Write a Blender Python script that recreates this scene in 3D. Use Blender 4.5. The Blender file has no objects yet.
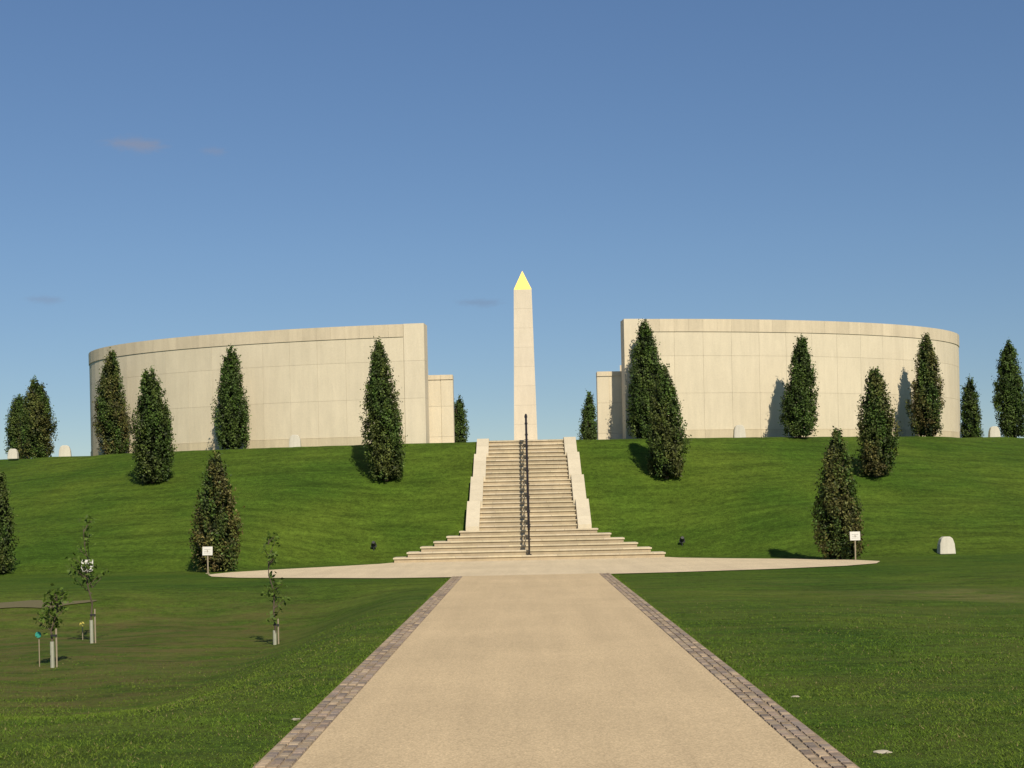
import bpy, math, random
import numpy as np
from mathutils import Vector, Matrix
random.seed(7); rng=np.random.default_rng(7)
sc=bpy.context.scene
sc.view_settings.view_transform='Standard'; sc.view_settings.look='None'; sc.view_settings.exposure=0; sc.view_settings.gamma=1

# ---------------------------------------------------------------- helpers
def ss(a,b,x):
    t=np.clip((x-a)/(b-a),0,1); return t*t*(3-2*t)

H=4.14
def gz(X,Y,carve=False):
    X=np.asarray(X,float); Y=np.asarray(Y,float); ax=np.abs(X)
    dc=52.2+6*(np.minimum(ax,30)/21)**2
    dt=44.2-3.4*ss(4,11,ax)
    t=np.clip((Y-dt)/(dc-dt),0,1)
    S=0.85*t+0.15*t*t*(3-2*t)
    z=H*S*(1-ss(32,56,ax))*(1-ss(82,104,Y))
    # faint mower bench half way up the bank
    z=z-0.05*np.exp(-((t-0.42)/0.05)**2)*ss(2.4,4,ax)*(1-ss(30,40,ax))
    # shallow basin on the west lawn
    b=ss(2.2,4.8,-X)*ss(10.5,17,Y)*(1-ss(27,32.5,Y))*(1-0.5*ss(14,30,-X))
    z=z-0.65*b
    z=z-0.16*ss(3,8,X)*ss(12,20,Y)*(1-ss(24,32,Y))
    n=0.035*np.sin(X*0.9+1.3)*np.sin(Y*0.55+0.4)+0.02*np.sin(X*2.1+Y*1.3)
    z=z+n*ss(2.6,6,ax)*(1-ss(30,33,Y)*(1-ss(44,47,Y)))*(1-ss(50,52,Y))
    z=z-0.012
    if carve:
        z=np.where((ax<1.5)&(Y>43.7)&(Y<52.9),z-0.5,z)
    return z
def g1(x,y): return float(gz(x,y))

def new_mesh_np(name,verts,faces_idx,loop_tot,mats,mat_idx=None,cols=None,smooth=False):
    me=bpy.data.meshes.new(name)
    nv=len(verts); me.vertices.add(nv); me.vertices.foreach_set('co',np.asarray(verts,np.float32).ravel())
    nl=len(faces_idx); me.loops.add(nl); me.loops.foreach_set('vertex_index',np.asarray(faces_idx,np.int32))
    nf=len(loop_tot); me.polygons.add(nf)
    lt=np.asarray(loop_tot,np.int32); ls=np.concatenate([[0],np.cumsum(lt)[:-1]]).astype(np.int32)
    me.polygons.foreach_set('loop_start',ls)
    if mat_idx is not None: me.polygons.foreach_set('material_index',np.asarray(mat_idx,np.int32))
    for m in mats: me.materials.append(m)
    me.update(calc_edges=True); me.validate()
    me.polygons.foreach_set('use_smooth',[smooth]*len(me.polygons))
    if cols is not None:
        a=me.color_attributes.new('Col','FLOAT_COLOR','POINT')
        c=np.ones((nv,4),np.float32); c[:,:3]=cols; a.data.foreach_set('color',c.ravel())
    return me
def add_obj(name,me,parent=None,loc=(0,0,0)):
    o=bpy.data.objects.new(name,me); sc.collection.objects.link(o); o.location=loc
    if parent: o.parent=parent
    return o

class MB:
    def __init__(s): s.v=[];s.f=[];s.m=[];s.c=[]
    def verts(s,vs,c=(1,1,1)):
        i=len(s.v); s.v+= [tuple(p) for p in vs]; s.c+=[tuple(c)]*len(vs); return i
    def hexa(s,p,m=0,c=(1,1,1)):   # p: 8 pts, bottom 4 ccw, top 4 ccw
        i=s.verts(p,c)
        for q in ((3,2,1,0),(4,5,6,7),(0,1,5,4),(1,2,6,5),(2,3,7,6),(3,0,4,7)):
            s.f.append([i+k for k in q]); s.m.append(m)
    def box(s,x0,x1,y0,y1,z0,z1,m=0,c=(1,1,1)):
        s.hexa([(x0,y0,z0),(x1,y0,z0),(x1,y1,z0),(x0,y1,z0),(x0,y0,z1),(x1,y0,z1),(x1,y1,z1),(x0,y1,z1)],m,c)
    def tube(s,pts,rad,n=8,m=0,c=(1,1,1)):
        pts=[Vector(p) for p in pts]; rings=[]
        for k,p in enumerate(pts):
            d=(pts[min(k+1,len(pts)-1)]-pts[max(k-1,0)]).normalized()
            a=d.orthogonal().normalized() if abs(d.z)<0.9 else Vector((1,0,0)); a=(a-d*a.dot(d)).normalized(); b=d.cross(a)
            r=rad[k] if hasattr(rad,'__len__') else rad
            rings.append(s.verts([p+a*(r*math.cos(2*math.pi*j/n))+b*(r*math.sin(2*math.pi*j/n)) for j in range(n)],c))
        for k in range(len(pts)-1):
            for j in range(n):
                s.f.append([rings[k]+j,rings[k]+(j+1)%n,rings[k+1]+(j+1)%n,rings[k+1]+j]); s.m.append(m)
        s.f.append([rings[0]+j for j in reversed(range(n))]); s.m.append(m)
        s.f.append([rings[-1]+j for j in range(n)]); s.m.append(m)
    def obj(s,name,mats,smooth=False,bevel=0,parent=None):
        me=new_mesh_np(name,np.array(s.v),[i for f in s.f for i in f],[len(f) for f in s.f],mats,s.m,np.array(s.c),smooth)
        o=add_obj(name,me,parent)
        if bevel:
            b=o.modifiers.new('b','BEVEL'); b.width=bevel; b.segments=2; b.limit_method='ANGLE'
        return o

# ---------------------------------------------------------------- materials
def mat(name):
    m=bpy.data.materials.new(name); m.use_nodes=True; nt=m.node_tree
    return m,nt,nt.nodes['Principled BSDF']
def N(nt,t,**k):
    n=nt.nodes.new(t)
    for a,b in k.items(): setattr(n,a,b)
    return n
def noise(nt,co,scale,det=4,rough=0.6,dist=0):
    n=N(nt,'ShaderNodeTexNoise'); n.inputs['Scale'].default_value=scale; n.inputs['Detail'].default_value=min(det,4)
    n.inputs['Roughness'].default_value=rough; n.inputs['Distortion'].default_value=dist; nt.links.new(co,n.inputs['Vector']); return n.outputs['Fac']
def ramp(nt,fac,stops):
    r=N(nt,'ShaderNodeValToRGB'); e=r.color_ramp.elements
    while len(e)<len(stops): e.new(0.5)
    for x,(p,c) in zip(e,stops):
        x.position=p; x.color=(c[0],c[1],c[2],1) if hasattr(c,'__len__') else (c,c,c,1)
    nt.links.new(fac,r.inputs[0]); return r.outputs[0]
def mix(nt,a,b,fac,mode='MIX'):
    n=N(nt,'ShaderNodeMix',data_type='RGBA',blend_type=mode)
    for s,v in ((n.inputs[0],fac),(n.inputs[6],a),(n.inputs[7],b)):
        if hasattr(v,'is_linked') or hasattr(v,'links'): nt.links.new(v,s)
        elif hasattr(v,'__len__'): s.default_value=(v[0],v[1],v[2],1)
        else: s.default_value=v
    return n.outputs[2]
def bump(nt,h,bs,strength,dist):
    b=N(nt,'ShaderNodeBump'); b.inputs['Strength'].default_value=strength; b.inputs['Distance'].default_value=dist
    nt.links.new(h,b.inputs['Height']); nt.links.new(b.outputs[0],bs.inputs['Normal'])
def coords(nt,scale=(1,1,1)):
    t=N(nt,'ShaderNodeTexCoord'); mp=N(nt,'ShaderNodeMapping'); mp.inputs['Scale'].default_value=scale
    nt.links.new(t.outputs['Object'],mp.inputs[0]); return mp.outputs[0]
def colattr(nt):
    a=N(nt,'ShaderNodeAttribute'); a.attribute_name='Col'; return a.outputs['Color']

# grass
m_grass,nt,bs=mat('grass_turf'); co=coords(nt); cs=coords(nt,(0.3,1.6,1.6))
big=ramp(nt,noise(nt,co,0.22,3),[(0.35,(0.049,0.096,0.009)),(0.65,(0.082,0.124,0.013))])
mid=ramp(nt,noise(nt,cs,1.5,5,0.75),[(0.3,0.62),(0.7,1.32)])
fine=ramp(nt,noise(nt,co,26,5,0.8),[(0.3,0.40),(0.7,1.55)])
med=ramp(nt,noise(nt,co,6,4,0.78),[(0.3,0.62),(0.7,1.32)])
c=mix(nt,big,mid,1,'MULTIPLY'); c=mix(nt,c,med,1,'MULTIPLY'); c=mix(nt,c,fine,0.9,'MULTIPLY')
# worn yellowish patches only on the lower lawns (position based)
sep=N(nt,'ShaderNodeSeparateXYZ'); tc=N(nt,'ShaderNodeTexCoord'); nt.links.new(tc.outputs['Object'],sep.inputs[0])
def mr(v,a,b,c0=0.,c1=1.):
    n=N(nt,'ShaderNodeMapRange',interpolation_type='SMOOTHSTEP'); n.inputs[1].default_value=a;n.inputs[2].default_value=b;n.inputs[3].default_value=c0;n.inputs[4].default_value=c1
    nt.links.new(v,n.inputs[0]); return n.outputs[0]
def mul(a,b):
    n=N(nt,'ShaderNodeMath',operation='MULTIPLY')
    for s,v in zip(n.inputs,(a,b)):
        if isinstance(v,(int,float)): s.default_value=v
        else: nt.links.new(v,s)
    return n.outputs[0]
low=mr(sep.outputs[1],27,33,1,0)
wn=ramp(nt,noise(nt,coords(nt,(0.45,1,1)),0.9,5,0.7),[(0.42,0.),(0.68,1.)])
left=mr(sep.outputs[0],-3,-6,0,1)
c=mix(nt,c,(0.125,0.128,0.030),mul(mul(wn,low),0.5))
lz=mr(sep.outputs[1],12,17,0,1)
wn2=ramp(nt,noise(nt,coords(nt,(0.5,1.2,1)),1.6,6,0.75),[(0.40,0.),(0.62,1.)])
c=mix(nt,c,(0.145,0.108,0.042),mul(mul(mul(wn2,low),mul(left,lz)),0.65))
# dry strip on the east lawn
strip=mul(mul(mr(sep.outputs[0],4.5,7.5,0,1),mul(mr(sep.outputs[1],23.5,25,0,1),mr(sep.outputs[1],26.2,27.5,1,0))),wn2)
c=mix(nt,c,(0.17,0.15,0.055),mul(strip,0.7))
nt.links.new(c,bs.inputs['Base Color']); bs.inputs['Roughness'].default_value=0.95; bs.inputs['Specular IOR Level'].default_value=0.1
bump(nt,noise(nt,co,34,5,0.8),bs,0.8,0.03)

m_blade,nt,bs=mat('grass_blades'); nt.links.new(colattr(nt),bs.inputs['Base Color']); bs.inputs['Roughness'].default_value=0.8; bs.inputs['Specular IOR Level'].default_value=0.1

# bound gravel
def gravel(name,tint):
    m,nt,bs=mat(name); co=coords(nt)
    a=ramp(nt,noise(nt,co,0.5,4,0.6),[(0.3,0.92),(0.7,1.05)])
    st=ramp(nt,noise(nt,coords(nt,(3.0,0.18,1)),1,4,0.6),[(0.3,0.93),(0.7,1.05)])
    v=N(nt,'ShaderNodeTexVoronoi'); v.inputs['Scale'].default_value=85; nt.links.new(co,v.inputs['Vector'])
    sp=ramp(nt,v.outputs['Color'],[(0.1,0.68),(0.55,1.0),(0.95,1.25)])
    f=ramp(nt,noise(nt,co,30,4,0.8),[(0.3,0.87),(0.7,1.12)])
    c=mix(nt,tint,a,1,'MULTIPLY'); c=mix(nt,c,st,1,'MULTIPLY'); c=mix(nt,c,sp,0.7,'MULTIPLY'); c=mix(nt,c,f,1,'MULTIPLY')
    nt.links.new(c,bs.inputs['Base Color']); bs.inputs['Roughness'].default_value=0.9; bs.inputs['Specular IOR Level'].default_value=0.2
    bump(nt,v.outputs['Distance'],bs,0.35,0.004); return m
m_path=gravel('bound_gravel',(0.565,0.430,0.255))
m_fore=gravel('bound_gravel_pale',(0.64,0.52,0.34))

def stone(name,tint,var=0.1,useattr=True,stain=0.12):
    m,nt,bs=mat(name); co=coords(nt)
    a=ramp(nt,noise(nt,co,0.8,5,0.65),[(0.3,1-var),(0.7,1+var*0.6)])
    s=ramp(nt,noise(nt,coords(nt,(2.5,2.5,0.35)),1.6,5,0.7),[(0.35,1-stain),(0.65,1.03)])
    f=ramp(nt,noise(nt,co,22,4,0.8),[(0.3,0.93),(0.7,1.06)])
    c=mix(nt,tint,a,1,'MULTIPLY'); c=mix(nt,c,s,1,'MULTIPLY'); c=mix(nt,c,f,1,'MULTIPLY')
    if useattr: c=mix(nt,c,colattr(nt),1,'MULTIPLY')
    nt.links.new(c,bs.inputs['Base Color']); bs.inputs['Roughness'].default_value=0.85; bs.inputs['Specular IOR Level'].default_value=0.2
    bump(nt,noise(nt,co,30,5,0.7),bs,0.25,0.01); return m
m_wall=stone('portland_stone',(0.68,0.595,0.44),0.04,True,0.06)
m_coping=stone('coping_stone',(0.66,0.56,0.40),0.05,True,0.10)
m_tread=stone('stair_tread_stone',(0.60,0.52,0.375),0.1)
m_riser=stone('stair_riser_stone',(0.45,0.365,0.24),0.14)  # darker than the treads: weathering, plus the thin nosing shadow deepened in colour
m_white=stone('pale_stone',(0.60,0.56,0.46),0.1,False)
m_pave=stone('paving_stone',(0.45,0.40,0.31),0.1,False)
m_sett,nt,bs=mat('granite_setts'); c=mix(nt,colattr(nt),ramp(nt,noise(nt,coords(nt),45,4,0.8),[(0.3,0.75),(0.7,1.25)]),1,'MULTIPLY')
nt.links.new(c,bs.inputs['Base Color']); bs.inputs['Roughness'].default_value=0.85; bs.inputs['Specular IOR Level'].default_value=0.2
m_soil,nt,bs=mat('joint_sand'); bs.inputs['Base Color'].default_value=(0.27,0.20,0.125,1); bs.inputs['Roughness'].default_value=1
m_gold,nt,bs=mat('gilded_metal'); bs.inputs['Base Color'].default_value=(0.90,0.60,0.13,1); bs.inputs['Metallic'].default_value=0.35; bs.inputs['Roughness'].default_value=0.5
m_iron,nt,bs=mat('dark_bronze'); bs.inputs['Base Color'].default_value=(0.03,0.022,0.018,1); bs.inputs['Roughness'].default_value=0.5; bs.inputs['Metallic'].default_value=0.4
m_bark,nt,bs=mat('bark'); c=ramp(nt,noise(nt,coords(nt,(8,8,1.5)),4,5,0.7),[(0.3,(0.05,0.035,0.022)),(0.7,(0.14,0.105,0.07))]); nt.links.new(c,bs.inputs['Base Color']); bs.inputs['Roughness'].default_value=0.9
def leafmat(name,trans):
    m,nt,bs=mat(name); ca=colattr(nt); nt.links.new(ca,bs.inputs['Base Color']); bs.inputs['Roughness'].default_value=0.6; bs.inputs['Specular IOR Level'].default_value=0.25
    if trans:
        t=N(nt,'ShaderNodeBsdfTranslucent'); nt.links.new(ca,t.inputs[0]); mx=N(nt,'ShaderNodeMixShader'); mx.inputs[0].default_value=trans
        out=nt.nodes['Material Output']; nt.links.new(bs.outputs[0],mx.inputs[1]); nt.links.new(t.outputs[0],mx.inputs[2]); nt.links.new(mx.outputs[0],out.inputs[0])
    return m
m_leaf=leafmat('evergreen_leaves',0); m_leaf2=leafmat('young_leaves',0.35)
def plain(name,c,r=0.6):
    m,nt,bs=mat(name); k=mix(nt,c,ramp(nt,noise(nt,coords(nt),14,3),[(0.3,0.9),(0.7,1.05)]),1,'MULTIPLY'); nt.links.new(k,bs.inputs['Base Color']); bs.inputs['Roughness'].default_value=r; return m
m_signw=plain('white_sign_paint',(0.68,0.65,0.58)); m_wood=plain('pale_timber',(0.33,0.27,0.18),0.8); m_text=plain('sign_lettering',(0.30,0.29,0.28))
m_black=plain('black_housing',(0.02,0.02,0.02)); m_glass=plain('lamp_lens',(0.25,0.27,0.3),0.15); m_guard=plain('tree_guard',(0.36,0.36,0.27)); m_yellow=plain('yellow_tag',(0.62,0.52,0.10)); m_teal=plain('teal_tag',(0.03,0.30,0.22)); m_mud=plain('bare_soil',(0.115,0.10,0.042),1)

# ---------------------------------------------------------------- ground
def lines(segs):
    out=[]
    for a,b,st in segs: out+=list(np.arange(a,b,st))
    return np.array(out+[segs[-1][1]])
xs=lines([(-900,-200,100),(-200,-60,10),(-60,-26,2),(-26,-10,0.5),(-10,10,0.25),(10,26,0.5),(26,60,2),(60,200,10),(200,900,100)])
ys=lines([(-300,-30,30),(-30,2,2),(2,56,0.25),(56,110,1.5),(110,300,10),(300,1500,100)])
XX,YY=np.meshgrid(xs,ys); ZZ=gz(XX,YY,True)
V=np.stack([XX,YY,ZZ],-1).reshape(-1,3); nx,ny=len(xs),len(ys)
I=np.arange((ny-1)*nx).reshape(ny-1,nx)[:,:-1].ravel()
F=np.stack([I,I+1,I+nx+1,I+nx],1)
add_obj('ground',new_mesh_np('ground',V,F.ravel(),[4]*len(F),[m_grass],smooth=True))

# path + forecourt
mb=MB()
PY=np.arange(-20,34.6,1.0)
i0=mb.verts([(x,y,0.008) for y in PY for x in (-1.65,0,1.65)])
for k in range(len(PY)-1):
    for j in range(2):
        a=i0+k*3+j; mb.f.append([a,a+1,a+4,a+3]); mb.m.append(0)
mb.obj('gravel_path',[m_path])
mb=MB()
half=[(1.9,33.75),(3.5,33.9),(6,34.5),(8.0,35.4),(9.0,36.4),(9.4,37.6),(9.0,38.8),(7.6,40.3),(6.0,41.6),(4.6,43.0),(4.2,43.9)]
pts=half+[(-x*(1 if x<5 else .93),y+(0 if x<5 else .35)) for x,y in reversed(half)]
i=mb.verts([(x,y,0.004) for x,y in pts]); mb.f.append(list(range(i,i+len(pts)))); mb.m.append(0)
mb.obj('forecourt_pavement',[m_fore])
# granite setts edging, individual blocks
for sgn in (-1,1):
    mb=MB()
    mb.box(min(sgn*1.64,sgn*1.91),max(sgn*1.64,sgn*1.91),-6,33.9,-0.1,0.006,1,(1,1,1))
    y=-2.0
    while y<33.8:
        L=random.uniform(0.09,0.125)
        for r in range(3):
            x0=1.652+r*0.085+random.uniform(-.004,.004); w=0.079+random.uniform(-.006,.003)
            h=0.011+random.uniform(0,0.008); yo=y+random.uniform(-.006,.006)+r*0.03
            t=random.random(); k=random.uniform(0.72,1.3)
            c=[(0.27*k,0.205*k,0.155*k),(0.31*k,0.245*k,0.17*k),(0.23*k,0.185*k,0.15*k),(0.35*k,0.265*k,0.175*k)][int(t*4)]
            a,b=sorted((sgn*x0,sgn*(x0+w)))
            e=0.008
            mb.hexa([(a,yo,-.02),(b,yo,-.02),(b,yo+L-.010,-.02),(a,yo+L-.010,-.02),(a+e,yo+e,h),(b-e,yo+e,h),(b-e,yo+L-.010-e,h),(a+e,yo+L-.010-e,h)],0,c)
        y+=L
    mb.obj('granite_sett_edging',[m_sett,m_soil])

# ---------------------------------------------------------------- stairs
RI=H/27; TR=0.32; Y0=43.6
st=bpy.data.objects.new('stone_staircase',None); sc.collection.objects.link(st)
mb=MB()
for k in range(27):
    y=Y0+k*TR; z=(k+1)*RI
    hw=4.25-k*0.40 if k<6 else 1.66
    y1=y+2.2-k*0.05 if k<6 else y+TR+0.06
    cuts=[-hw]; x=-hw+random.uniform(.4,.9)
    while x<hw-.35: cuts.append(x); x+=random.uniform(0.85,1.15)
    cuts.append(hw)
    for a,b in zip(cuts[:-1],cuts[1:]):
        g=random.uniform(.9,1.08); g2=g*random.uniform(.95,1.03)
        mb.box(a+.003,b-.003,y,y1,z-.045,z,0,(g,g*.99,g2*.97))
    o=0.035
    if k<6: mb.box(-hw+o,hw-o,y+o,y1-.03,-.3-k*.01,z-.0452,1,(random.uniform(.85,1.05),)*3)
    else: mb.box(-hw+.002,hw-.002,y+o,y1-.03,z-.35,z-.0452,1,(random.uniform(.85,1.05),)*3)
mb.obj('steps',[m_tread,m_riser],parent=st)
mb=MB()
def nz(y): return (y-Y0)/TR*RI+RI*0.5
segs=[(45.35,47.1,1.60),(47.1,48.9,1.53),(48.9,50.7,1.46),(50.7,52.6,1.39)]
for sgn in (-1,1):
    for (a,b,xi) in segs:
        x0,x1=sorted((sgn*xi,sgn*(xi+0.44)))
        n=3; 
        for q in range(n):
            ya=a+(b-a)*q/n+.004; yb=a+(b-a)*(q+1)/n-.004
            za=nz(ya)+.14; zb=min(nz(yb)+.14,H+.09); za=min(za,H+.085); g=random.uniform(.84,.94)
            mb.hexa([(x0,ya,za-1.0),(x1,ya,za-1.0),(x1,yb,zb-1.0),(x0,yb,zb-1.0),(x0,ya,za),(x1,ya,za),(x1,yb,zb),(x0,yb,zb)],0,(g,g,g*.98))
mb.obj('cheek_walls',[m_wall],parent=st)
mb=MB()
ysr=[Y0+TR*k+.16 for k in (0,3,6,9,12,15,18,21,24,26)]+[52.5]
tops=[]
for y in ysr:
    k=int((y-Y0)/TR); z=min((k+1)*RI,H)
    mb.box(-.03,.03,y-.03,y+.03,z-.02,z+.92,0); mb.box(-.07,.07,y-.07,y+.07,z,z+.03,0)
    mb.box(-.055,.055,y-.02,y+.02,z+.86,z+.92,0)
    tops.append((0,y,z+.95))
mb.tube([(0,Y0-.15,RI+.80)]+tops+[(0,52.75,H+.9)],0.04,8)
mb.tube([(p[0],p[1],p[2]-.42) for p in tops],0.02,6)
mb.obj('handrail',[m_iron],parent=st)

# ---------------------------------------------------------------- memorial
CY=63.4; A=19.45; B=9.5
tt=np.linspace(0,math.pi,4000)
ex=A*np.sin(tt); ey=-B*np.cos(tt); sl=np.concatenate([[0],np.cumsum(np.hypot(np.diff(ex),np.diff(ey)))])
s0=float(np.interp(math.asin(3.86/A),tt,sl)); s1=float(np.interp(math.pi-math.asin(5/A),tt,sl))
def P(s,off,sgn):
    t=float(np.interp(s,sl,tt)); x=A*math.sin(t); y=-B*math.cos(t); n=Vector((math.sin(t)/A,-math.cos(t)/B)).normalized()
    return (sgn*(x+n.x*off), CY+y+n.y*off)
def arcblock(mb,sa,sb,oi,oo,za,zb,sgn,m=0,c=(1,1,1)):
    a0=P(sa,oo,sgn);b0=P(sb,oo,sgn);a1=P(sa,oi,sgn);b1=P(sb,oi,sgn)
    q=[a0,b0,b1,a1] if sgn>0 else [a1,b1,b0,a0]
    mb.hexa([(p[0],p[1],za) for p in q]+[(p[0],p[1],zb) for p in q],m,c)
Wt=8.83
for sgn in (-1,1):
    mb=MB()
    n=60; e=np.linspace(s0+.02,s1,n+1)
    for k in range(n): arcblock(mb,e[k],e[k+1],-.70,0,3.6,8.5,sgn,0,(.66,.63,.56))
    # inner end pier
    for za,zb in ((3.7,5.95),(5.956,7.4),(7.406,Wt+.01)):
        g=random.uniform(.99,1.04); arcblock(mb,s0,s0+.80,-.74,.035,za,zb,sgn,0,(g,g,g))
    s=s0+.812
    while s<s1-.2:
        L=1.16; e1=min(s+L,s1)
        for (za,zb,oo) in ((4.52,5.95,.02),(5.956,7.4,.02),(7.406,8.33,.02)):
            g=random.uniform(.97,1.03); arcblock(mb,s+.003,(s+e1)/2,-.02,oo,za,zb,sgn,0,(g,g*.997,g*.985)); arcblock(mb,(s+e1)/2+.0001,e1-.003,-.02,oo,za,zb,sgn,0,(g,g*.997,g*.985))
            g=random.uniform(.95,1.03); arcblock(mb,s+.003,e1-.003,-.72,-.68,za,zb,sgn,0,(g,g,g*.98))
        g=random.uniform(.90,1.0); arcblock(mb,s+.003,e1-.003,-.74,.045,3.7,4.51,sgn,1,(g,g,g*.96))
        for a,b in ((s,(s+e1)/2),((s+e1)/2,e1)):
            g=random.uniform(.93,1.04); arcblock(mb,a+.002,b-.002,-.76,.045,8.34,Wt,sgn,1,(g,g,g))
        s=e1
    mb.obj('curved_stone_wall',[m_wall,m_coping])
    mb=MB()
    for xa,xb,pr in ((2.85,3.32,.03),(3.326,4.6,0),(4.606,5.9,0)):
        for za,zb in ((3.9,4.5),(4.506,5.7),(5.706,6.75)):
            g=random.uniform(.97,1.03); a,b=sorted((sgn*xa,sgn*xb)); mb.box(a,b,55.3-pr,55.9,za,zb,0,(g,g,g*.99))
        mb.box(a-.002,b+.002,55.27-pr,55.93,6.756,6.94,1,(1,1,1))
    mb.obj('inner_stone_wall',[m_wall,m_coping])
mb=MB(); n=64
i=mb.verts([(18.6*math.sin(2*math.pi*k/n),CY-8.7*math.cos(2*math.pi*k/n),4.15) for k in range(n)]); mb.f.append(list(range(i,i+n))); mb.m.append(0)
i=mb.verts([(-1.6,52.15,4.154),(1.6,52.15,4.154),(2.6,57,4.154),(-2.6,57,4.154)]); mb.f.append([i,i+1,i+2,i+3]); mb.m.append(0)
mb.obj('memorial_pavement',[m_pave])
# obelisk
ob=bpy.data.objects.new('obelisk',None); sc.collection.objects.link(ob); ob.location=(0,CY,0)
mb=MB(); zb0=4.15; zt=11.45
mb.box(-.8,.8,-.8,.8,4.14,4.32,0,(1,1,1)); mb.box(-.66,.66,-.66,.66,4.322,4.5,0,(1,1,1))
lv=np.linspace(4.5,zt,9); wf=lambda z:0.53-(z-4.5)/(zt-4.5)*0.13
for a,b in zip(lv[:-1],lv[1:]):
    wa,wb=wf(a),wf(b); g=random.uniform(.985,1.015); b2=b-.004
    mb.hexa([(-wa,-wa,a),(wa,-wa,a),(wa,wa,a),(-wa,wa,a),(-wb,-wb,b2),(wb,-wb,b2),(wb,wb,b2),(-wb,wb,b2)],0,(g,g,g*1.03))
mb.obj('shaft',[m_wall],parent=ob)
mb=MB(); w=.40; i=mb.verts([(-w,-w,zt),(w,-w,zt),(w,w,zt),(-w,w,zt),(0,0,12.35)])
for q in ((3,2,1,0),(0,1,4),(1,2,4),(2,3,4),(3,0,4)): mb.f.append([i+k for k in q]); mb.m.append(0)
mb.obj('gilded_tip',[m_gold],parent=ob)

# ---------------------------------------------------------------- trees
def leaves(cent,nrm_bias,size,cols,aspect=0.6):
    n=len(cent)
    d=rng.normal(size=(n,3)); d/=np.linalg.norm(d,axis=1)[:,None]
    if nrm_bias is not None:
        d=d*0.8+nrm_bias; d/=np.linalg.norm(d,axis=1)[:,None]
    r=rng.normal(size=(n,3)); u=np.cross(d,r); u/=np.linalg.norm(u,axis=1)[:,None]; w=np.cross(d,u)
    s=size[:,None]
    p=np.stack([cent-u*s, cent+w*s*aspect, cent+u*s, cent-w*s*aspect],1).reshape(-1,3)
    f=np.arange(4*n); return p,f,np.repeat(cols,4,0)
def finish_tree(name,mbt,Ls,mats,loc):
    vs=[np.array(mbt.v)]; cs=[np.array(mbt.c)]; fi=[i for f in mbt.f for i in f]; lt=[len(f) for f in mbt.f]; mi=[0]*len(lt); off=len(mbt.v)
    fi=[np.array(fi)]
    for p,f,c in Ls:
        vs.append(p); cs.append(c); fi.append(f+off); off+=len(p); k=len(f)//4; lt+=[4]*k; mi+=[1]*k
    me=new_mesh_np(name,np.concatenate(vs),np.concatenate(fi),lt,mats,mi,np.concatenate(cs))
    return add_obj(name,me,loc=loc)
def prof(h,lo):
    return np.where(h<lo,0.74+0.26*np.sqrt(np.clip(h/lo,0,1)),np.clip((1-h)/(1-lo),0,1)**0.58)
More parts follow.
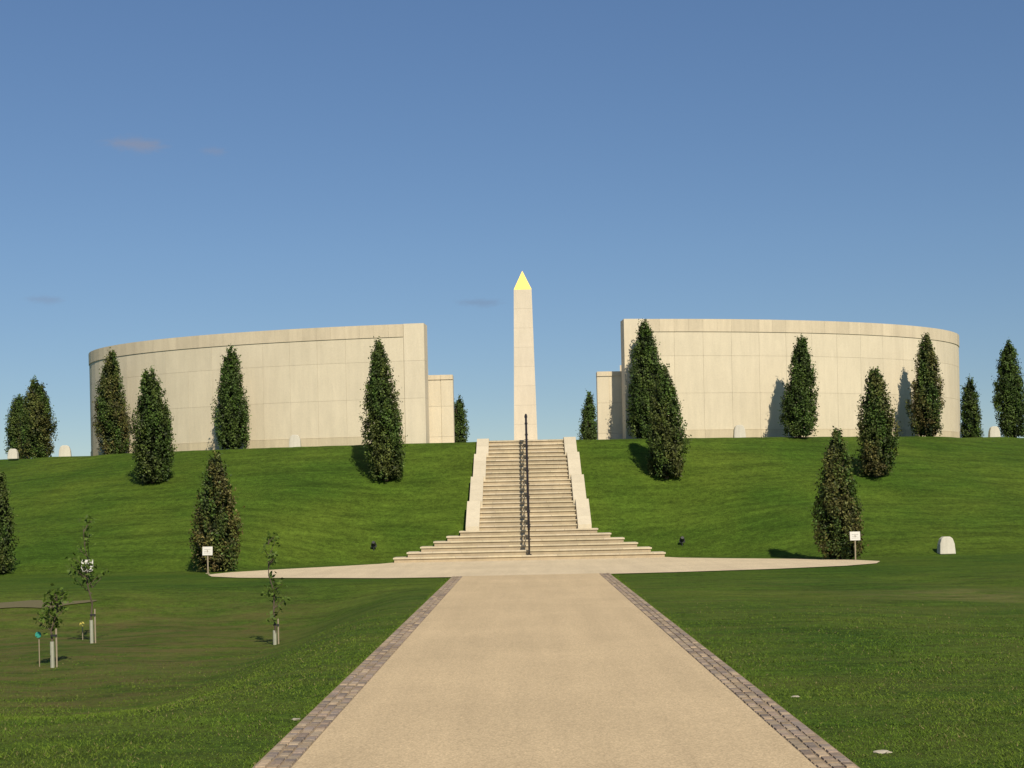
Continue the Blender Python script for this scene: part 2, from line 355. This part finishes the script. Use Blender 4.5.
def columnar(x,y,ht,w,brown=0.3,lo=None,dz=0):
    R=w/2*.96; z0=g1(x,y)+dz; lo=lo or random.uniform(.25,.45)
    mb=MB(); lean=(random.uniform(-.05,.05),random.uniform(-.05,.05))
    ax_=lambda h:np.stack([lean[0]*h*ht*0.5+0.04*np.sin(h*5+x),lean[1]*h*ht*0.5+0.04*np.cos(h*4+y)],-1)
    tp=[]; 
    for h in np.linspace(0,.93,8): a=ax_(np.array(h)); tp.append((a[0],a[1],h*ht-0.05*(h==0)))
    mb.tube(tp,[.075*(1-.85*h) for h in np.linspace(0,1,8)],7,c=(1,1,1))
    for q in range(16):
        h=random.uniform(.08,.8); an=random.uniform(0,6.28); a=ax_(np.array(h)); rr=float(prof(np.array(h),lo))*R*.75
        mb.tube([(a[0],a[1],h*ht),(a[0]+rr*.5*math.cos(an),a[1]+rr*.5*math.sin(an),h*ht+.18),(a[0]+rr*math.cos(an),a[1]+rr*math.sin(an),h*ht+.5)],[.022,.015,.006],5)
    nc=int(92*ht*w); h=rng.uniform(0.02,1,nc*2); keep=rng.uniform(0,1,nc*2)<(prof(h,lo)*0.85+0.15); h=h[keep][:nc]; nc=len(h)
    an=rng.uniform(0,2*np.pi,nc); lump=1+0.10*np.sin(an*3+h*9+x)+0.08*np.sin(an*5-h*17+y)
    q=rng.uniform(0.45,1.0,nc)**0.55
    rad=prof(h,lo)*R*lump*q
    cx=np.stack([np.cos(an)*rad,np.sin(an)*rad,h*ht*0.965+0.06],-1); cx[:,:2]+=ax_(h)
    per=26; gr=rng.normal(size=(nc,per,3))
    sig=np.stack([np.full(nc,.050),np.full(nc,.050),rng.uniform(.07,.15,nc)],-1)*(0.6+0.4*prof(h,lo))[:,None]
    gr=gr*sig[:,None,:]
    out=np.stack([np.cos(an),np.sin(an),np.zeros(nc)],-1)
    gr+=out[:,None,:]*np.maximum(gr[:,:,2:3],0)*0.35
    pts=(cx[:,None,:]+gr).reshape(-1,3); pts[:,2]=np.maximum(pts[:,2],0.05)
    cl=rng.uniform(0.45,1.5,nc)
    bn=np.clip(0.5+0.5*np.sin(h*7+an*2+x*3)+rng.normal(0,.3,nc),0,1)*brown*(1.25-h*.5)
    green=np.array([0.050,0.088,0.014]); br=np.array([0.125,0.092,0.030]); 
    col=(green[None]*(1-bn[:,None])+br[None]*bn[:,None])*cl[:,None]
    col=np.repeat(col,per,0)*rng.uniform(.6,1.45,(len(pts),1))
    bias=np.repeat(out,per,0)*0.6+np.array([0,0,.35])
    L1=leaves(pts,bias,rng.uniform(.028,.05,len(pts)),col)
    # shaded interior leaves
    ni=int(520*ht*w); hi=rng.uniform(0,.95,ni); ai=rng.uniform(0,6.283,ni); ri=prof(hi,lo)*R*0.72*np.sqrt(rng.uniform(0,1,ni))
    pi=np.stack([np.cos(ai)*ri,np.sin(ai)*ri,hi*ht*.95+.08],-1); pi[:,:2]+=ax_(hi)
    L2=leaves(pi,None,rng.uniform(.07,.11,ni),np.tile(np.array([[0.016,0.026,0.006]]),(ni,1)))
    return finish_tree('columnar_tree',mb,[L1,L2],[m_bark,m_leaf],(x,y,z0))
T=[(-22.8,63,3.1,1.15,.2),(-20.9,60,3.5,1.55,.5),(-16.9,57.4,4.35,1.4,.65),(-13.35,50.0,4.15,1.5,.2),(-11.5,54.6,4.05,1.36,.1),
(-5.02,49.5,5.0,1.42,.3),(-3.15,66,2.8,.95,.1),(3.05,66,2.85,.9,.1),(4.57,53.2,4.6,1.42,.15),(4.95,49.3,4.0,1.42,.35),(10.5,53.6,3.9,1.38,.12),
(12.15,48.7,3.8,1.38,.6),(16.2,56.4,4.15,1.35,.7),(21.0,66,3.2,1.0,.2),(20.5,59,4.2,1.35,.1),(-8.95,40.2,3.45,1.38,.75),(8.75,39.5,3.65,1.38,.6),(-15.6,41.0,3.2,1.15,.3),
(24.5,55,4.1,1.4,.3),(-26,56,4.0,1.4,.3)]
for x,y,h,w,b in T: columnar(x,y,h,w,b)

def sapling(x,y,ht,crown,guard=.45,lo=.3):
    z0=g1(x,y); mb=MB()
    k=6; tp=[(random.uniform(-.02,.02)*i,random.uniform(-.02,.02)*i,ht*.93*i/k-(.05 if i==0 else 0)) for i in range(k+1)]
    mb.tube(tp,[.020*(1-.8*i/k) for i in range(k+1)],6)
    pts=[]
    for q in range(20):
        h=random.uniform(lo,.95); an=random.uniform(0,6.28); L=crown*random.uniform(.5,1)*(1.15-h*.75); i=min(int(h/.93*k),k-1)
        bx,by=tp[i][0],tp[i][1]; e=(bx+L*math.cos(an),by+L*math.sin(an),h*ht+L*.7)
        mb.tube([(bx,by,h*ht*.97),((bx+e[0])/2,(by+e[1])/2,h*ht+L*.25),e],[.008,.006,.003],5)
        for r in range(12):
            t=random.uniform(.3,1.1); pts.append((bx+(e[0]-bx)*t+random.gauss(0,.05),by+(e[1]-by)*t+random.gauss(0,.05),h*ht+(e[2]-h*ht)*t+random.gauss(0,.05)))
    pts=np.array(pts); col=np.array([[.105,.165,.024]])*rng.uniform(.5,1.4,(len(pts),1))
    o=finish_tree('young_tree',mb,[leaves(pts,np.array([0,-.3,.4]),rng.uniform(.03,.055,len(pts)),col)],[m_bark,m_leaf2],(x,y,z0))
    m2=MB(); m2.tube([(0,0,0),(0,0,guard)],.032,8)
    m2.tube([(.06,0.02,-.05),(.06,0.02,guard+.2)],.014,6,m=1); m2.box(-.02,.075,-.012,.012,guard+.08,guard+.11,2)
    g=m2.obj('guard_and_stake',[m_guard,m_wood,m_black],parent=o); return o
sapling(-8.05,25.5,2.3,.56,.42,.4); sapling(-7.45,21.6,1.2,.32,.40,.4); sapling(-4.5,24.3,1.95,.26,.25,.12)

# ---------------------------------------------------------------- small furniture
def sign(x,y,h=.85,w=.30,bh=.27,tilt=0.35):
    z=g1(x,y); e=bpy.data.objects.new('information_sign',None); sc.collection.objects.link(e); e.location=(x,y,z)
    mb=MB(); mb.tube([(0,0,-.1),(0,0,h-.1)],.02,8); mb.box(-.05,.05,-.05,.05,0,.02); mb.obj('post',[m_wood],parent=e)
    mb=MB(); s=math.sin(tilt)*bh; 
    mb.hexa([(-w/2,-.03,h-bh),(w/2,-.03,h-bh),(w/2,-.008,h-bh),(-w/2,-.008,h-bh),(-w/2,-.03+s*.4,h),(w/2,-.03+s*.4,h),(w/2,-.008+s*.4,h),(-w/2,-.008+s*.4,h)],0); mb.obj('board',[m_signw],parent=e,bevel=.004)
    mb=MB()
    for k in range(3):
        zz=h-.07-k*.05; yy=-.034+s*.4*(1-(h-zz)/bh); mb.box(-w*.32,w*(.32-.1*(k%2)),yy-.001,yy+.002,zz-.008,zz,0)
    mb.obj('lettering',[m_text],parent=e)
sign(-8.95,38.9,.75,.28,.24); sign(8.95,38.5,.80,.28,.24)
sign(-12.65,40.0,.42,.34,.34)
def marker(x,y,w,h,rot=0):
    z=g1(x,y); mb=MB(); prof_=[(-.5,-.04),(.5,-.04),(.46,.55),(.36,.86),(.2,.98),(-.2,.98),(-.36,.86),(-.46,.55)]
    n=len(prof_); d=w*.3
    a=mb.verts([(px*w,-d*(1-.35*max(pz,0)),pz*h) for px,pz in prof_]); b=mb.verts([(px*w,d*(1-.35*max(pz,0)),pz*h) for px,pz in prof_])
    mb.f.append(list(range(a,a+n))); mb.m.append(0); mb.f.append(list(reversed(range(b,b+n)))); mb.m.append(0)
    for k in range(n): mb.f.append([a+(k+1)%n,a+k,b+k,b+(k+1)%n]); mb.m.append(0)
    o=mb.obj('memorial_stone',[m_white],bevel=.02); o.location=(x,y,z); o.rotation_euler[2]=rot
marker(12.2,41.0,.48,.50,.1); marker(-8.9,53.9,.46,.5); marker(8.15,53.5,.46,.5); marker(-19.3,58.6,.5,.52,.2); marker(-21.4,58.4,.42,.42); marker(19.6,58.6,.46,.5)
def spot(x,y):
    z=g1(x,y); mb=MB(); mb.tube([(0,0,-.05),(0,0,.16)],.018,6); mb.tube([(0,-.09,.16),(0,.03,.22),(0,.10,.26)],[.075,.075,.05],10); mb.tube([(0,-.097,.157),(0,-.0905,.16)],.066,10,m=1); mb.box(-.09,.09,-.01,.01,.1,.2)
    o=mb.obj('ground_spotlight',[m_black,m_glass]); o.location=(x,y,z); o.rotation_euler[2]=math.pi
spot(-4.98,44.9); spot(4.9,44.8)
def tag(name,x,y,m,h):
    z=g1(x,y); mb=MB(); mb.tube([(0,0,-.05),(0,0,h)],.008,6,m=1)
    mb.tube([(0,-.02,h),(0,-.035,h)],.048,10,m=0); o=mb.obj(name,[m,m_wood]); o.location=(x,y,z)
tag('plant_label',-8.5,26.4,m_yellow,.30); tag('plant_label',-7.72,21.8,m_teal,.5)
# loose stones and soil patch
def rock(x,y,s):
    import bmesh
    bm=bmesh.new(); bmesh.ops.create_icosphere(bm,subdivisions=2,radius=1)
    for v in bm.verts: v.co=Vector((v.co.x*s*1.3,v.co.y*s*.8,v.co.z*s*.3))*random.uniform(.75,1.25)
    me=bpy.data.meshes.new('stone'); bm.to_mesh(me); bm.free(); me.materials.append(m_pave); add_obj('loose_stone',me,loc=(x,y,g1(x,y)+.004))
rock(-1.98,11.2,.03); rock(2.15,11.9,.03); rock(2.2,9.2,.045)
mb=MB(); pr=[(-10.9+1.3*math.cos(a)*(1+.25*math.sin(3*a)),30.2+.35*math.sin(a)*(1+.3*math.sin(5*a))) for a in np.linspace(0,6.283,40)[:-1]]
for k in range(len(pr)):
    p,q=pr[k],pr[(k+1)%len(pr)]; c0=(-10.9,30.2)
    for r0,r1 in ((0,.34),(.34,.67),(.67,1)):
        L=[(c0[0]+(p[0]-c0[0])*r0,c0[1]+(p[1]-c0[1])*r0),(c0[0]+(p[0]-c0[0])*r1,c0[1]+(p[1]-c0[1])*r1),(c0[0]+(q[0]-c0[0])*r1,c0[1]+(q[1]-c0[1])*r1),(c0[0]+(q[0]-c0[0])*r0,c0[1]+(q[1]-c0[1])*r0)]
        if r0==0: L=L[:3]
        i=mb.verts([(a,b,g1(a,b)+.018) for a,b in L]); mb.f.append([i+j for j in range(len(L))]); mb.m.append(0)
mb.obj('soil_patch',[m_mud])

# ---------------------------------------------------------------- grass blades (near lawn)
n=240000
d=5.5*np.exp(rng.uniform(0,1,n)**1.1*math.log(26/5.5)); a=rng.uniform(-.42,.42,n); X=a*d-.12+rng.normal(0,.05,n); Y=d
k=rng.uniform(0,1,n)<(1-ss(14,26,Y)); X=X[k];Y=Y[k]
edge=1.895+0.02*np.sin(Y*5)+0.03*np.sin(Y*13)
k=np.abs(X)>edge; X=X[k];Y=Y[k]; 
ne=22000; xe=(1.90+rng.exponential(.035,ne))*rng.choice([-1,1],ne)-0.0; ye=rng.uniform(5,33.6,ne)
X=np.concatenate([X,xe-np.sign(xe)*.02]); Y=np.concatenate([Y,ye]); n=len(X)
Z=gz(X,Y); hh=rng.uniform(.008,.024,n)*(1+.4*np.sin(X*3.1+np.sin(Y*2.3))*np.sin(Y*2.7)); wd=rng.uniform(.002,.004,n)*(0.7+Y/14)
th=rng.uniform(0,np.pi,n); lx=rng.normal(0,.9,n)*hh; ly=rng.normal(.3,.9,n)*hh
b=np.stack([X,Y,Z-.003],-1); ux=np.stack([np.cos(th)*wd,np.sin(th)*wd,np.zeros(n)],-1)
tip=b+np.stack([lx,ly,hh],-1); v=np.stack([b-ux,b+ux,tip],1).reshape(-1,3)
pn=0.5+0.5*np.sin(X*1.1+1.7*np.sin(Y*.6))*np.sin(Y*.9+1.3*np.sin(X*.8))
cc=np.array([[.074,.130,.012]])*(1-pn[:,None]*.5)+np.array([[.125,.158,.022]])*pn[:,None]*.5
cc=cc*rng.uniform(.7,1.4,(n,1)); dry=rng.uniform(0,1,n)<.05; cc[dry]=np.array([.20,.17,.07])
me=new_mesh_np('grass',v,np.arange(3*n),[3]*n,[m_blade],cols=np.repeat(cc,3,0)); add_obj('grass',me)

# ---------------------------------------------------------------- world, sun, camera
to_sun=Vector((.245,-.70,.672)).normalized(); el=math.asin(to_sun.z); az=math.atan2(to_sun.x,to_sun.y)
w=bpy.data.worlds.new('World'); sc.world=w; w.use_nodes=True; nt=w.node_tree; bg=nt.nodes['Background']
sky=N(nt,'ShaderNodeTexSky',sky_type='NISHITA'); sky.sun_disc=False; sky.sun_elevation=el; sky.sun_rotation=az; sky.altitude=300
sky.air_density=0.9; sky.dust_density=0.0; sky.ozone_density=3.0
tc=N(nt,'ShaderNodeTexCoord')
# elevation tint painted into the sky colour, dimmer and greyer towards the horizon
sepw=N(nt,'ShaderNodeSeparateXYZ'); nt.links.new(tc.outputs['Generated'],sepw.inputs[0])
hz=ramp(nt,sepw.outputs[2],[(0.0,(0.60,0.62,0.63)),(0.08,(0.63,0.66,0.68)),(0.18,(0.72,0.77,0.80)),(0.38,(0.82,0.90,0.97))])
col=mix(nt,sky.outputs[0],hz,1,'MULTIPLY')
def cloud(col,dirv,sx,sz,strength,color,nscale=40):
    dv=Vector(dirv).normalized()
    sub=N(nt,'ShaderNodeVectorMath',operation='SUBTRACT'); nt.links.new(tc.outputs['Generated'],sub.inputs[0]); sub.inputs[1].default_value=dv
    mp=N(nt,'ShaderNodeVectorMath',operation='MULTIPLY'); nt.links.new(sub.outputs[0],mp.inputs[0]); mp.inputs[1].default_value=(1/sx,1/sx,1/sz)
    nz_=N(nt,'ShaderNodeTexNoise'); nz_.inputs['Scale'].default_value=1.2; nz_.inputs['Detail'].default_value=4; nz_.inputs['Roughness'].default_value=.65; nt.links.new(mp.outputs[0],nz_.inputs['Vector'])
    ln=N(nt,'ShaderNodeVectorMath',operation='LENGTH'); nt.links.new(mp.outputs[0],ln.inputs[0])
    ad=N(nt,'ShaderNodeMath',operation='MULTIPLY_ADD'); nt.links.new(nz_.outputs['Fac'],ad.inputs[0]); ad.inputs[1].default_value=1.8; ad.inputs[2].default_value=-.9
    s=N(nt,'ShaderNodeMath',operation='ADD'); nt.links.new(ln.outputs['Value'],s.inputs[0]); nt.links.new(ad.outputs[0],s.inputs[1])
    m=N(nt,'ShaderNodeMapRange',interpolation_type='SMOOTHSTEP'); nt.links.new(s.outputs[0],m.inputs[0]); m.inputs[1].default_value=1.1; m.inputs[2].default_value=0.1; m.inputs[3].default_value=0; m.inputs[4].default_value=strength
    return mix(nt,col,color,m.outputs[0])
SK=(2.9,2.9,3.5)
col=cloud(col,(-380,1400,370),.022,.0065,.5,SK)
col=cloud(col,(-303,1400,362),.010,.004,.25,SK)
col=cloud(col,(-40,1400,205),.020,.004,.28,(1.9,2.1,2.9))
col=cloud(col,(-475,1400,217),.014,.004,.25,(2.2,2.3,3.0))
nt.links.new(col,bg.inputs[0]); bg.inputs[1].default_value=0.10
L=bpy.data.lights.new('sun','SUN'); L.energy=4.9; L.angle=math.radians(.5); L.color=(1,.90,.73)
lo=bpy.data.objects.new('sun',L); sc.collection.objects.link(lo); lo.rotation_euler=(-to_sun).to_track_quat('-Z','Y').to_euler(); lo.location=(20,-40,40)
cam=bpy.data.cameras.new('camera'); co=bpy.data.objects.new('camera',cam); sc.collection.objects.link(co)
cam.sensor_width=36; cam.lens=1400/1024*36; cam.clip_end=5000; cam.shift_x=-12.6/1024; cam.shift_y=123.2/1024
R=Matrix.Rotation(math.radians(90),4,'X') @ Matrix.Rotation(math.radians(-1.2),4,'Z')
co.matrix_world=Matrix.Translation((-.117,0,1.65)) @ R
sc.camera=co
